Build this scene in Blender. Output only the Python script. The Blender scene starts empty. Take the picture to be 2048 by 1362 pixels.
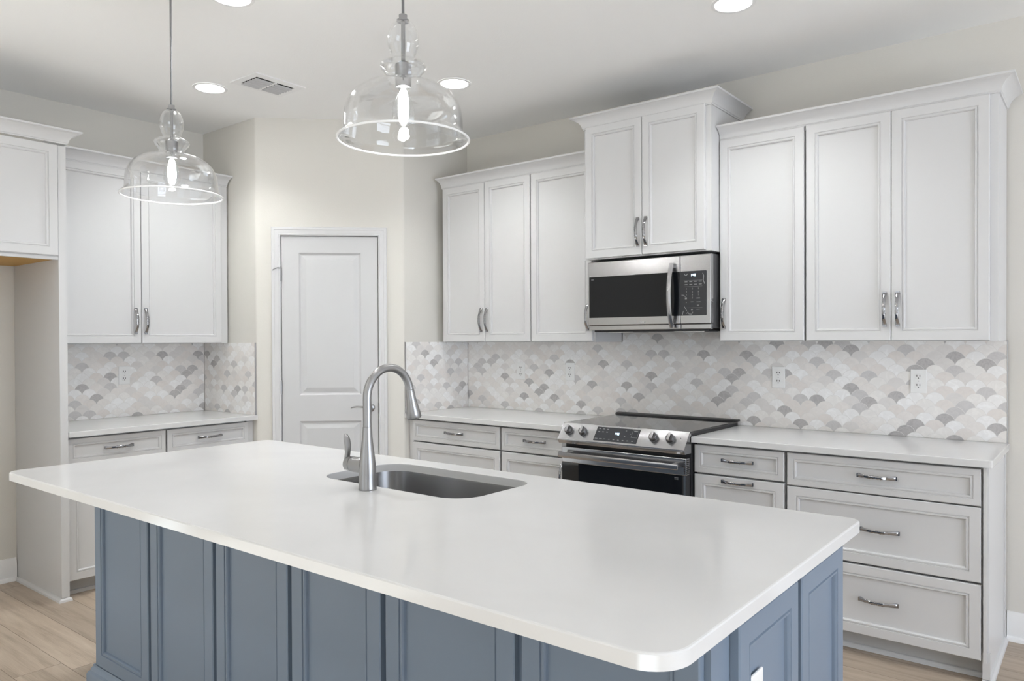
import bpy, bmesh, math, random
from mathutils import Vector, Matrix
random.seed(7)
S = bpy.context.scene
COL = S.collection

# ------------------------------------------------------------------ camera, world, lights, exposure
def make_camera():
    cd = bpy.data.cameras.new('camera'); co = bpy.data.objects.new('camera', cd); COL.objects.link(co)
    yaw, pit, rol = math.radians(38.3407), math.radians(0.5094), math.radians(-0.2521)
    fw = Vector((-math.sin(yaw)*math.cos(pit), math.cos(yaw)*math.cos(pit), -math.sin(pit)))
    rt = Vector((math.cos(yaw), math.sin(yaw), 0)); up = rt.cross(fw)
    r2 = rt*math.cos(rol) + up*math.sin(rol); u2 = up*math.cos(rol) - rt*math.sin(rol)
    m = Matrix((r2, u2, -fw)).transposed().to_4x4(); m.translation = Vector((0.3641, -4.1773, 1.403))
    co.matrix_world = m
    cd.sensor_width = 36; cd.lens = 1507.74/2048*36; cd.shift_y = 12.696/2048
    cd.clip_start = 0.05
    S.camera = co
make_camera()
S.view_settings.view_transform = 'Standard'; S.view_settings.look = 'None'
S.view_settings.gamma = 1.0; S.view_settings.use_curve_mapping = False
S.view_settings.exposure = 0.24
S.cycles.use_denoising = True
S.cycles.max_bounces = 10; S.cycles.diffuse_bounces = 6; S.cycles.glossy_bounces = 5
S.cycles.transparent_max_bounces = 16; S.cycles.caustics_reflective = False; S.cycles.caustics_refractive = False
S.cycles.sample_clamp_indirect = 12.0
W = bpy.data.worlds.new('daylight'); S.world = W; W.use_nodes = True
W.node_tree.nodes['Background'].inputs[0].default_value = (0.80, 0.90, 1.0, 1)
W.node_tree.nodes['Background'].inputs[1].default_value = .35
def area(name, loc, direction, sx, sy, power, col):
    l = bpy.data.lights.new(name, 'AREA'); l.shape = 'RECTANGLE'; l.size = sx; l.size_y = sy; l.energy = power; l.color = col
    o = bpy.data.objects.new(name, l); COL.objects.link(o); o.location = loc
    o.rotation_euler = Vector(direction).to_track_quat('-Z', 'Y').to_euler()
ROOM_X1, ROOM_Y0 = 4.2, -7.4
DAY = (0.94, 0.97, 1.0)
area('daylight_front_window_a', (-2.6, ROOM_Y0+.06, 1.52), (0, 1, 0), 2.2, 1.75, 12, DAY)
area('daylight_front_window_b', (1.6, ROOM_Y0+.06, 1.52), (0, 1, 0), 2.2, 1.75, 12, DAY)
area('daylight_glass_door', (ROOM_X1-.06, -2.6, 1.12), (-1, 0, 0), 2.5, 2.1, 95, (0.84, 0.92, 1.06))
# unseen low sun added to brighten the ceiling, through the front windows: it lands on the floor behind the viewpoint and bounces up to the ceiling
sl = bpy.data.lights.new('added_sun', 'SUN'); sl.energy = 48; sl.angle = .03; sl.color = (.71, .90, 1.12)
so = bpy.data.objects.new('added_sun', sl); COL.objects.link(so); so.rotation_euler = Vector((-.35, .9, -.66)).to_track_quat('-Z', 'Y').to_euler()
CAN_EMIT = 20.0
SPOT_WATTS = 46.0
BULB_EMIT = 115.0

# ------------------------------------------------------------------ node helpers and materials
def mat(name):
    m = bpy.data.materials.new(name); m.use_nodes = True
    return m, m.node_tree.nodes, m.node_tree.links, m.node_tree.nodes['Principled BSDF']
def simple(name, col, rough=.5, metal=0.0, spec=.5, bump=0, bscale=300, coat=0):
    m, N, L, b = mat(name)
    b.inputs['Base Color'].default_value = (*col, 1); b.inputs['Roughness'].default_value = rough
    b.inputs['Metallic'].default_value = metal; b.inputs['Specular IOR Level'].default_value = spec
    if coat: b.inputs['Coat Weight'].default_value = coat; b.inputs['Coat Roughness'].default_value = .05
    if bump:
        t = N.new('ShaderNodeTexCoord'); n = N.new('ShaderNodeTexNoise'); n.inputs['Scale'].default_value = bscale; n.inputs['Detail'].default_value = 3
        k = N.new('ShaderNodeBump'); k.inputs['Strength'].default_value = bump; k.inputs['Distance'].default_value = .002
        L.new(t.outputs['Object'], n.inputs['Vector']); L.new(n.outputs['Fac'], k.inputs['Height']); L.new(k.outputs['Normal'], b.inputs['Normal'])
    return m
def emit(name, col, st):
    m, N, L, b = mat(name)
    b.inputs['Base Color'].default_value = (*col, 1)
    b.inputs['Emission Color'].default_value = (*col, 1); b.inputs['Emission Strength'].default_value = st
    return m
class G:   # tiny math-graph builder
    def __init__(s, N, L): s.N, s.L = N, L
    def m(s, op, a, b=None, c=None):
        n = s.N.new('ShaderNodeMath'); n.operation = op
        for i, x in enumerate((a, b, c)):
            if x is None: continue
            if isinstance(x, (int, float)): n.inputs[i].default_value = x
            else: s.L.new(x, n.inputs[i])
        return n.outputs[0]
    def mix(s, f, a, b):
        n = s.N.new('ShaderNodeMix'); n.data_type = 'RGBA'
        for i, x in ((0, f), (6, a), (7, b)):
            if isinstance(x, (int, float)): n.inputs[i].default_value = x
            elif isinstance(x, tuple): n.inputs[i].default_value = (*x, 1)
            else: s.L.new(x, n.inputs[i])
        return n.outputs[2]
    def ramp(s, f, stops, interp='LINEAR'):
        n = s.N.new('ShaderNodeValToRGB'); n.color_ramp.interpolation = interp
        e = n.color_ramp.elements
        while len(e) < len(stops): e.new(.5)
        for el, (p, c) in zip(e, stops): el.position = p; el.color = (*c, 1)
        s.L.new(f, n.inputs[0]); return n.outputs[0]
    def vec(s, x, y, z):
        n = s.N.new('ShaderNodeCombineXYZ')
        for i, v in enumerate((x, y, z)):
            if isinstance(v, (int, float)): n.inputs[i].default_value = v
            else: s.L.new(v, n.inputs[i])
        return n.outputs[0]
def tile_material():
    m, N, L, b = mat('fish_scale_marble'); g = G(N, L)
    uv = N.new('ShaderNodeUVMap'); sep = N.new('ShaderNodeSeparateXYZ'); L.new(uv.outputs[0], sep.inputs[0])
    U = g.m('DIVIDE', sep.outputs[0], .0856); V = g.m('DIVIDE', sep.outputs[1], .0335)
    k = g.m('FLOOR', V); fv = g.m('SUBTRACT', V, k)
    off = g.m('MULTIPLY', g.m('FLOORED_MODULO', k, 2), .5)
    cu = g.m('SUBTRACT', U, off); col = g.m('FLOOR', g.m('ADD', cu, .5)); du = g.m('MULTIPLY', g.m('SUBTRACT', cu, col), 2)
    yy = g.m('ADD', g.m('MULTIPLY', fv, .0335/.0439), .0099/.0439); xx = g.m('MULTIPLY', du, .0428/.0439)
    d = g.m('SQRT', g.m('ADD', g.m('MULTIPLY', xx, xx), g.m('MULTIPLY', yy, yy)))
    inside = g.m('LESS_THAN', d, 1.0)
    k1 = g.m('ADD', k, 1); off1 = g.m('MULTIPLY', g.m('FLOORED_MODULO', k1, 2), .5)
    col1 = g.m('FLOOR', g.m('ADD', g.m('SUBTRACT', U, off1), .5))
    row = g.m('SUBTRACT', k1, inside)
    cc = g.m('ADD', g.m('MULTIPLY', col, inside), g.m('MULTIPLY', col1, g.m('SUBTRACT', 1, inside)))
    idv = g.vec(g.m('ADD', cc, .31), g.m('ADD', row, .17), .5)
    wn = N.new('ShaderNodeTexWhiteNoise'); wn.noise_dimensions = '3D'; L.new(idv, wn.inputs['Vector'])
    # darker stones are spread out: two tiles in three are drawn from the pale end
    third = g.m('LESS_THAN', g.m('FLOORED_MODULO', g.m('ADD', cc, g.m('MULTIPLY', row, 2)), 3), .5)
    val = g.m('ADD', g.m('MULTIPLY', wn.outputs['Value'], .86), g.m('MULTIPLY', third, .14))
    base = g.ramp(val, [(0, (.92, .915, .91)), (.26, (.84, .805, .775)), (.42, (.88, .86, .835)), (.58, (.80, .755, .72)), (.68, (.76, .735, .715)), (.775, (.60, .585, .58)), (.852, (.44, .425, .425))], 'CONSTANT')
    # marble veining, turned differently in every tile
    vs = N.new('ShaderNodeVectorMath'); vs.operation = 'MULTIPLY_ADD'; L.new(wn.outputs['Color'], vs.inputs[0]); vs.inputs[1].default_value = (9, 9, 9); L.new(uv.outputs[0], vs.inputs[2])
    nz = N.new('ShaderNodeTexNoise'); nz.inputs['Scale'].default_value = 26; nz.inputs['Detail'].default_value = 6; nz.inputs['Distortion'].default_value = 1.6; L.new(vs.outputs[0], nz.inputs['Vector'])
    vein = g.m('MULTIPLY', g.m('SUBTRACT', 1, g.m('MINIMUM', g.m('MULTIPLY', g.m('ABSOLUTE', g.m('SUBTRACT', nz.outputs['Fac'], .5)), 9), 1)), .22)
    c1 = g.mix(vein, base, (.80, .78, .76))
    cl = g.m('MULTIPLY', g.m('SUBTRACT', nz.outputs['Fac'], .38), .55)
    c1 = g.mix(g.m('MAXIMUM', cl, 0), c1, (.55, .52, .50))
    grout = g.m('LESS_THAN', g.m('ABSOLUTE', g.m('SUBTRACT', d, .99)), .022)
    c2 = g.mix(grout, c1, (.76, .745, .725))
    L.new(c2, b.inputs['Base Color'])
    b.inputs['Roughness'].default_value = .32
    bp = N.new('ShaderNodeBump'); bp.inputs['Strength'].default_value = .35; bp.inputs['Distance'].default_value = .001
    L.new(g.m('SUBTRACT', 1, grout), bp.inputs['Height']); L.new(bp.outputs['Normal'], b.inputs['Normal'])
    return m
def wood_material():
    m, N, L, b = mat('oak_planks'); g = G(N, L)
    t = N.new('ShaderNodeTexCoord'); sep = N.new('ShaderNodeSeparateXYZ'); L.new(t.outputs['Object'], sep.inputs[0])
    Y = g.m('DIVIDE', g.m('ADD', sep.outputs[1], 2.828), .187); row = g.m('FLOOR', Y); fy = g.m('SUBTRACT', Y, row)
    w1 = N.new('ShaderNodeTexWhiteNoise'); w1.noise_dimensions = '1D'; L.new(row, w1.inputs['W'])
    X = g.m('ADD', g.m('DIVIDE', sep.outputs[0], 1.5), g.m('MULTIPLY', w1.outputs['Value'], 7)); cx = g.m('FLOOR', X); fx = g.m('SUBTRACT', X, cx)
    w2 = N.new('ShaderNodeTexWhiteNoise'); w2.noise_dimensions = '2D'; L.new(g.vec(cx, row, 0), w2.inputs['Vector'])
    gv = g.vec(g.m('ADD', g.m('MULTIPLY', sep.outputs[0], 1.6), g.m('MULTIPLY', w2.outputs['Value'], 31)), g.m('MULTIPLY', sep.outputs[1], 19), w2.outputs['Value'])
    nz = N.new('ShaderNodeTexNoise'); nz.inputs['Scale'].default_value = 1.5; nz.inputs['Detail'].default_value = 8; nz.inputs['Distortion'].default_value = .45; L.new(gv, nz.inputs['Vector'])
    nf = N.new('ShaderNodeTexNoise'); nf.inputs['Scale'].default_value = 9; nf.inputs['Detail'].default_value = 4
    L.new(g.vec(g.m('MULTIPLY', sep.outputs[0], 1.2), g.m('MULTIPLY', sep.outputs[1], 34), w2.outputs['Value']), nf.inputs['Vector'])
    f = g.m('ADD', g.m('MULTIPLY', nz.outputs['Fac'], .7), g.m('MULTIPLY', nf.outputs['Fac'], .3))
    c = g.ramp(f, [(.28, (.30, .235, .175)), (.5, (.45, .365, .285)), (.72, (.54, .455, .365))])
    tint = g.m('ADD', .84, g.m('MULTIPLY', w2.outputs['Value'], .26))
    hs = N.new('ShaderNodeHueSaturation'); L.new(c, hs.inputs['Color']); L.new(tint, hs.inputs['Value'])
    seam = g.m('MAXIMUM', g.m('LESS_THAN', fy, .012), g.m('LESS_THAN', fx, .0016))
    L.new(g.mix(seam, hs.outputs[0], (.13, .09, .06)), b.inputs['Base Color'])
    b.inputs['Roughness'].default_value = .42
    bp = N.new('ShaderNodeBump'); bp.inputs['Strength'].default_value = .12; bp.inputs['Distance'].default_value = .001
    L.new(nf.outputs['Fac'], bp.inputs['Height']); L.new(bp.outputs['Normal'], b.inputs['Normal'])
    return m
def quartz_material():
    m, N, L, b = mat('white_quartz'); g = G(N, L)
    t = N.new('ShaderNodeTexCoord')
    nz = N.new('ShaderNodeTexNoise'); nz.inputs['Scale'].default_value = 3.0; nz.inputs['Detail'].default_value = 8; nz.inputs['Distortion'].default_value = .8; L.new(t.outputs['Object'], nz.inputs['Vector'])
    L.new(g.ramp(nz.outputs['Fac'], [(.3, (.655, .655, .654)), (.7, (.685, .685, .685))]), b.inputs['Base Color'])
    b.inputs['Roughness'].default_value = .13
    return m
def brushed(name, col, rough, axis):
    m, N, L, b = mat(name); g = G(N, L)
    t = N.new('ShaderNodeTexCoord'); mp = N.new('ShaderNodeMapping'); L.new(t.outputs['Object'], mp.inputs['Vector'])
    sc = [420, 420, 420]; sc[axis] = 5; mp.inputs['Scale'].default_value = sc
    nz = N.new('ShaderNodeTexNoise'); nz.inputs['Scale'].default_value = 1; nz.inputs['Detail'].default_value = 2; L.new(mp.outputs[0], nz.inputs['Vector'])
    L.new(g.m('ADD', rough-.05, g.m('MULTIPLY', nz.outputs['Fac'], .10)), b.inputs['Roughness'])
    b.inputs['Base Color'].default_value = (*col, 1); b.inputs['Metallic'].default_value = 1
    b.inputs['Anisotropic'].default_value = .5
    return m
def glass_material():
    m = bpy.data.materials.new('clear_glass'); m.use_nodes = True; N, L = m.node_tree.nodes, m.node_tree.links
    N.clear(); o = N.new('ShaderNodeOutputMaterial'); mx = N.new('ShaderNodeMixShader')
    tr = N.new('ShaderNodeBsdfTransparent'); tr.inputs[0].default_value = (.965, .968, .97, 1)
    gl = N.new('ShaderNodeBsdfGlossy'); gl.inputs['Roughness'].default_value = .01; gl.inputs[0].default_value = (.95, .95, .95, 1)
    lw = N.new('ShaderNodeLayerWeight'); lw.inputs['Blend'].default_value = .5
    g = G(N, L)
    f = g.m('ADD', .035, g.m('MULTIPLY', g.m('POWER', lw.outputs['Facing'], 2.2), .85))
    t = N.new('ShaderNodeTexCoord'); nz = N.new('ShaderNodeTexNoise'); nz.inputs['Scale'].default_value = 14; L.new(t.outputs['Object'], nz.inputs['Vector'])
    bp = N.new('ShaderNodeBump'); bp.inputs['Strength'].default_value = .25; bp.inputs['Distance'].default_value = .006
    L.new(nz.outputs['Fac'], bp.inputs['Height']); L.new(bp.outputs['Normal'], gl.inputs['Normal'])
    L.new(f, mx.inputs[0]); L.new(tr.outputs[0], mx.inputs[1]); L.new(gl.outputs[0], mx.inputs[2]); L.new(mx.outputs[0], o.inputs[0])
    return m
def bulb_glass():
    m = glass_material(); m.name = 'bulb_glass'; return m
def rim_glass():
    # thick rounded glass edge: light gathered at the rim is painted in as white
    m = bpy.data.materials.new('glass_rim'); m.use_nodes = True; N, L = m.node_tree.nodes, m.node_tree.links
    b = N['Principled BSDF']; b.inputs['Base Color'].default_value = (.95, .95, .95, 1); b.inputs['Roughness'].default_value = .12; b.inputs['Alpha'].default_value = .72
    return m
M = dict(
    wall=simple('wall_paint', (.695, .675, .63), .85, spec=.2, bump=.25, bscale=220),
    ceiling=simple('ceiling_paint', (.89, .89, .885), .9, spec=.15, bump=.3, bscale=160),
    trim=simple('trim_paint', (.67, .67, .675), .4, spec=.4),
    cab=simple('cabinet_paint', (.645, .645, .648), .38, spec=.4),
    cabside=simple('cabinet_side', (.645, .645, .648), .45, spec=.35),
    blue=simple('blue_paint', (.185, .235, .305), .42, spec=.4),
    quartz=quartz_material(), tile=tile_material(), wood=wood_material(),
    grout=simple('edge_metal', (.55, .54, .55), .4, 1.0),
    chrome=simple('chrome', (.36, .36, .372), .10, 1.0),
    nickel=brushed('brushed_nickel', (.36, .36, .365), .30, 2),
    steel=brushed('stainless', (.46, .46, .47), .22, 0),
    sinksteel=simple('sink_steel', (.34, .34, .345), .27, 1.0),
    black=simple('black_plastic', (.02, .02, .022), .45),
    darkgrey=simple('dark_grey_metal', (.09, .09, .095), .4, .3),
    glassblack=simple('black_glass', (.006, .007, .009), .03, spec=.32),
    cooktop=simple('cooktop_glass', (.012, .012, .0125), .05, spec=.5),
    panelglass=simple('control_glass', (.035, .037, .042), .08),
    plate=simple('outlet_plastic', (.86, .86, .85), .35),
    slot=simple('slot_dark', (.03, .03, .03), .6),
    raw=simple('raw_plywood', (.52, .30, .075), .6, bump=.2, bscale=60),
    label=simple('white_print', (.22, .225, .23), .5),
    film=simple('film_crease', (.40, .41, .42), .2),
    cable=simple('grey_cable', (.16, .16, .165), .6),
    toe=simple('toe_kick', (.55, .55, .545), .5),
    ventblade=simple('vent_blade_shade', (.50, .50, .51), .4), door=simple('door_paint', (.60, .60, .605), .4, spec=.4), ventframe=simple('fixture_enamel', (.84, .84, .84), .5),  # vent blades: shade on the white louvers put into a grey colour
    knobside=simple('knob_steel', (.16, .16, .165), .3, 1.0),
    duct=simple('duct_shade', (.025, .025, .025), .8),
    glass=glass_material(),
    bulbglass=bulb_glass(), glassrim=rim_glass(),
    can=emit('lamp_lens', (1.0, .99, .97), CAN_EMIT),
    bulb=emit('bulb_glow', (1.0, .99, .97), BULB_EMIT),
    digit=emit('display_digits', (.75, .90, 1.0), 1.6),
)

# ------------------------------------------------------------------ mesh builder
class Fr:     # local frame: u along the face, v out of the face, w up (or up a slope)
    def __init__(s, o, r, n, w=(0, 0, 1)): s.o, s.r, s.n, s.w = Vector(o), Vector(r), Vector(n), Vector(w)
    def __call__(s, u, v, w): return s.o + s.r*u + s.n*v + s.w*w
WORLD = Fr((0, 0, 0), (1, 0, 0), (0, 1, 0))
class MB:
    def __init__(s, f=WORLD): s.bm = bmesh.new(); s.f = f
    def box(s, u0, u1, v0, v1, w0, w1, bev=0, seg=2):
        P = [s.bm.verts.new(s.f(u, v, w)) for u in (u0, u1) for v in (v0, v1) for w in (w0, w1)]
        fs = [s.bm.faces.new([P[i] for i in q]) for q in ((0, 1, 3, 2), (4, 6, 7, 5), (0, 4, 5, 1), (2, 3, 7, 6), (0, 2, 6, 4), (1, 5, 7, 3))]
        if bev:
            es = list({e for f in fs for e in f.edges})
            bmesh.ops.recalc_face_normals(s.bm, faces=fs)
            bmesh.ops.bevel(s.bm, geom=es, offset=bev, segments=seg, profile=.5, affect='EDGES')
        return s
    def loft(s, rings, cap0=True, cap1=True, closed=True):
        R = [[s.bm.verts.new(s.f(*p)) for p in r] for r in rings]
        n = len(R[0])
        for a, b in zip(R, R[1:]):
            for i in range(n if closed else n-1):
                j = (i+1) % n
                s.bm.faces.new((a[i], a[j], b[j], b[i]))
        if cap0: s.bm.faces.new(R[0])
        if cap1: s.bm.faces.new(R[-1])
        return s
    def lathe(s, prof, c=(0, 0, 0), seg=32, cap0=False, cap1=False, axis='w'):
        rings = []
        for r, h in prof:
            ring = []
            for i in range(seg):
                a = 2*math.pi*i/seg; x, y = r*math.cos(a), r*math.sin(a)
                ring.append((c[0]+x, c[1]+y, c[2]+h) if axis == 'w' else (c[0]+x, c[1]+h, c[2]+y) if axis == 'v' else (c[0]+h, c[1]+x, c[2]+y))
            rings.append(ring)
        return s.loft(rings, cap0, cap1)
    def tube(s, pts, rad, seg=12, ref=(1, 0, 0), cap=True, sq=False):
        pts = [Vector(p) for p in pts]; rings = []
        for i, p in enumerate(pts):
            t = (pts[min(i+1, len(pts)-1)] - pts[max(i-1, 0)]).normalized()
            a = Vector(ref); a = (a - t*a.dot(t)).normalized(); b = t.cross(a)
            ra, rb = rad[i] if isinstance(rad[i], tuple) else (rad[i], rad[i])
            if sq:
                c = [(1, .55), (.6, 1), (-.6, 1), (-1, .55), (-1, -.55), (-.6, -1), (.6, -1), (1, -.55)]
                rings.append([tuple(p + a*ra*x + b*rb*y) for x, y in c])
            else: rings.append([tuple(p + a*ra*math.cos(2*math.pi*k/seg) + b*rb*math.sin(2*math.pi*k/seg)) for k in range(seg)])
        return s.loft(rings, cap, cap)
    def build(s, name, m, parent=None, smooth=0, loc=None, uv=None):
        bmesh.ops.recalc_face_normals(s.bm, faces=s.bm.faces)
        org = Vector((0, 0, 0))
        if parent is not None: org = worldloc(parent)
        elif loc is not None: org = Vector(loc)
        if uv:
            l = s.bm.loops.layers.uv.new('UVMap')
            for f in s.bm.faces:
                for lp in f.loops:
                    d = lp.vert.co - uv.o; lp[l].uv = (d.dot(uv.r) + uv.shift, d.z)
        for v in s.bm.verts: v.co -= org
        me = bpy.data.meshes.new(name); s.bm.to_mesh(me); s.bm.free()
        me.materials.append(m)
        if smooth:
            for p in me.polygons: p.use_smooth = True
            me.set_sharp_from_angle(angle=math.radians(smooth))
        o = bpy.data.objects.new(name, me); COL.objects.link(o)
        if parent is not None: o.parent = parent
        elif loc is not None: o.location = loc
        return o
def worldloc(o):
    v = Vector((0, 0, 0))
    while o is not None: v = v + o.location; o = o.parent
    return v
def tag(o, label, cat, group=None):
    o['label'] = label; o['category'] = cat
    if group: o['group'] = group
    return o
def thing(name, label, cat, loc, group=None):
    o = bpy.data.objects.new(name, None); COL.objects.link(o); o.location = loc; o.empty_display_size = .1
    return tag(o, label, cat, group)
def struct(o): o['kind'] = 'structure'; return o
def copy_tree(root, loc, label):
    r = root.copy(); COL.objects.link(r); r.location = loc; r['label'] = label
    for ch in root.children:
        c = ch.copy(); COL.objects.link(c); c.parent = r
        for g in ch.children:
            d = g.copy(); COL.objects.link(d); d.parent = c
    return r
def arc(c, r, a0, a1, n): return [(c[0]+r*math.cos(math.radians(a0+(a1-a0)*i/n)), c[1]+r*math.sin(math.radians(a0+(a1-a0)*i/n))) for i in range(n+1)]
def rrect(x0, x1, y0, y1, r, n=8):
    r = r if isinstance(r, (list, tuple)) else [r]*4
    return arc((x1-r[0], y1-r[0]), r[0], 0, 90, n) + arc((x0+r[1], y1-r[1]), r[1], 90, 180, n) + arc((x0+r[2], y0+r[2]), r[2], 180, 270, n) + arc((x1-r[3], y0+r[3]), r[3], 270, 360, n)

# ------------------------------------------------------------------ key dimensions (metres)
XL, YS, L1, XS2, L2, ZC = -4.7005, -1.3138, .6415, -3.3554, .6431, 2.879
ZT, ZU, ZUT = .914, 1.390, 2.458
TH = .12
BACK = Fr((0, 0, 0), (1, 0, 0), (0, -1, 0))          # range wall: u = x, v = distance out of the wall
LEFT = Fr((XL, 0, 0), (0, 1, 0), (1, 0, 0))          # refrigerator wall: u = y
A = Vector((XL+L1, YS, 0)); B = Vector((XS2, -L2, 0)); DL = (B-A).length; D = (B-A)/DL; NN = Vector((D.y, -D.x, 0))
DIAG = Fr(A, D, NN)                                   # pantry wall

# ------------------------------------------------------------------ room shell
struct(MB().box(XL-TH, ROOM_X1+TH, ROOM_Y0-TH, TH, -.1, 0).build('floor', M['wood']))
struct(MB().box(XL-TH, ROOM_X1+TH, ROOM_Y0-TH, TH, ZC, ZC+.1).build('ceiling', M['ceiling']))
struct(MB().box(XL-TH, ROOM_X1+TH, 0, TH, 0, ZC).build('wall_back', M['wall']))
struct(MB().box(XL-TH, XL, ROOM_Y0, 0, 0, ZC).build('wall_left', M['wall']))
def wall_with_holes(name, f, u0, u1, holes, v0, v1):
    b = MB(f); u = u0
    for (a, c, z0, z1) in holes:
        b.box(u, a, v0, v1, 0, ZC); b.box(a, c, v0, v1, z1, ZC)
        if z0 > 0: b.box(a, c, v0, v1, 0, z0)
        u = c
    b.box(u, u1, v0, v1, 0, ZC)
    return struct(b.build(name, M['wall']))
FRONT = Fr((0, ROOM_Y0, 0), (1, 0, 0), (0, 1, 0)); RIGHT = Fr((ROOM_X1, 0, 0), (0, 1, 0), (-1, 0, 0))
wall_with_holes('wall_front', FRONT, XL, ROOM_X1, [(-3.7, -1.5, .64, 2.40), (.5, 2.7, .64, 2.40)], -TH, 0)
wall_with_holes('wall_right', RIGHT, ROOM_Y0, 0, [(-3.85, -1.35, .04, 2.16)], -TH, 0)
def window(n, f, u0, u1, z0, z1):
    b = MB(f)
    for q in ((u0, u0+.05, z0, z1), (u1-.05, u1, z0, z1), (u0+.05, u1-.05, z0, z0+.05), (u0+.05, u1-.05, z1-.05, z1), ((u0+u1)/2-.025, (u0+u1)/2+.025, z0+.05, z1-.05)):
        b.box(q[0], q[1], -.10, -.02, q[2], q[3])
    struct(b.build('window_%d' % n, M['trim']))
window(1, FRONT, -3.7, -1.5, .64, 2.40); window(2, FRONT, .5, 2.7, .64, 2.40); window(3, RIGHT, -3.85, -1.35, .04, 2.16)
# pantry corner: two short stubs and the diagonal wall between them, drywall corners rounded
def pantry_wall():
    r = .022; th = .10
    def corner(p, d0, d1, n=6):          # rounded convex corner points from direction d0 to d1
        t = r*math.tan(d0.angle(d1)/2); p0 = p - d0*t; p1 = p + d1*t
        out = []
        for i in range(n+1):
            s = i/n; out.append((p0*(1-s)+p*s)*(1-s) + (p*(1-s)+p1*s)*s)
        return out
    P0 = Vector((XL, YS, 0)); P3 = Vector((XS2, 0, 0))
    ca = corner(A, Vector((1, 0, 0)), D); cb = corner(B, D, Vector((0, 1, 0)))
    du0, du1, zt = .152, .808, 2.112
    b = MB()
    def prism(pts, back, z0, z1):
        poly = [tuple(p) for p in pts] + [tuple(p) for p in back]
        b.loft([[(p[0], p[1], z0) for p in poly], [(p[0], p[1], z1) for p in poly]])
    E = lambda u, v=0: A + D*u + NN*v
    prism([P0] + ca + [E(du0)], [E(du0, -th), A + Vector((-.02, th, 0)), P0 + Vector((0, th, 0))], 0, zt)
    prism([E(du1)] + cb + [P3], [P3 + Vector((-th, 0, 0)), B + Vector((-th, .02, 0)), E(du1, -th)], 0, zt)
    prism([P0] + ca + cb + [P3], [P3 + Vector((-th, 0, 0)), B + Vector((-th, .02, 0)), A + Vector((-.02, th, 0)), P0 + Vector((0, th, 0))], zt, ZC)
    struct(b.build('wall_pantry', M['wall'], smooth=40))
pantry_wall()

# baseboards
def mould_run(f, u0, u1, prof, ends=True): # straight run of a profile [(v,w)...] along u
    b = MB(f); b.loft([[(u0, v, w) for v, w in prof], [(u1, v, w) for v, w in prof]]); return b
BBP = [(0, 0), (.032, 0), (.032, .006), (.027, .016), (.015, .022), (.015, .098), (.012, .106), (.012, .112), (.008, .120), (.0075, .126), (.0045, .133), (0, .133)]
struct(mould_run(BACK, -.003, ROOM_X1, BBP).build('baseboard_back', M['ventframe'], smooth=30))
struct(mould_run(LEFT, -3.42, -2.512, BBP).build('baseboard_left', M['ventframe'], smooth=30))
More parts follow.
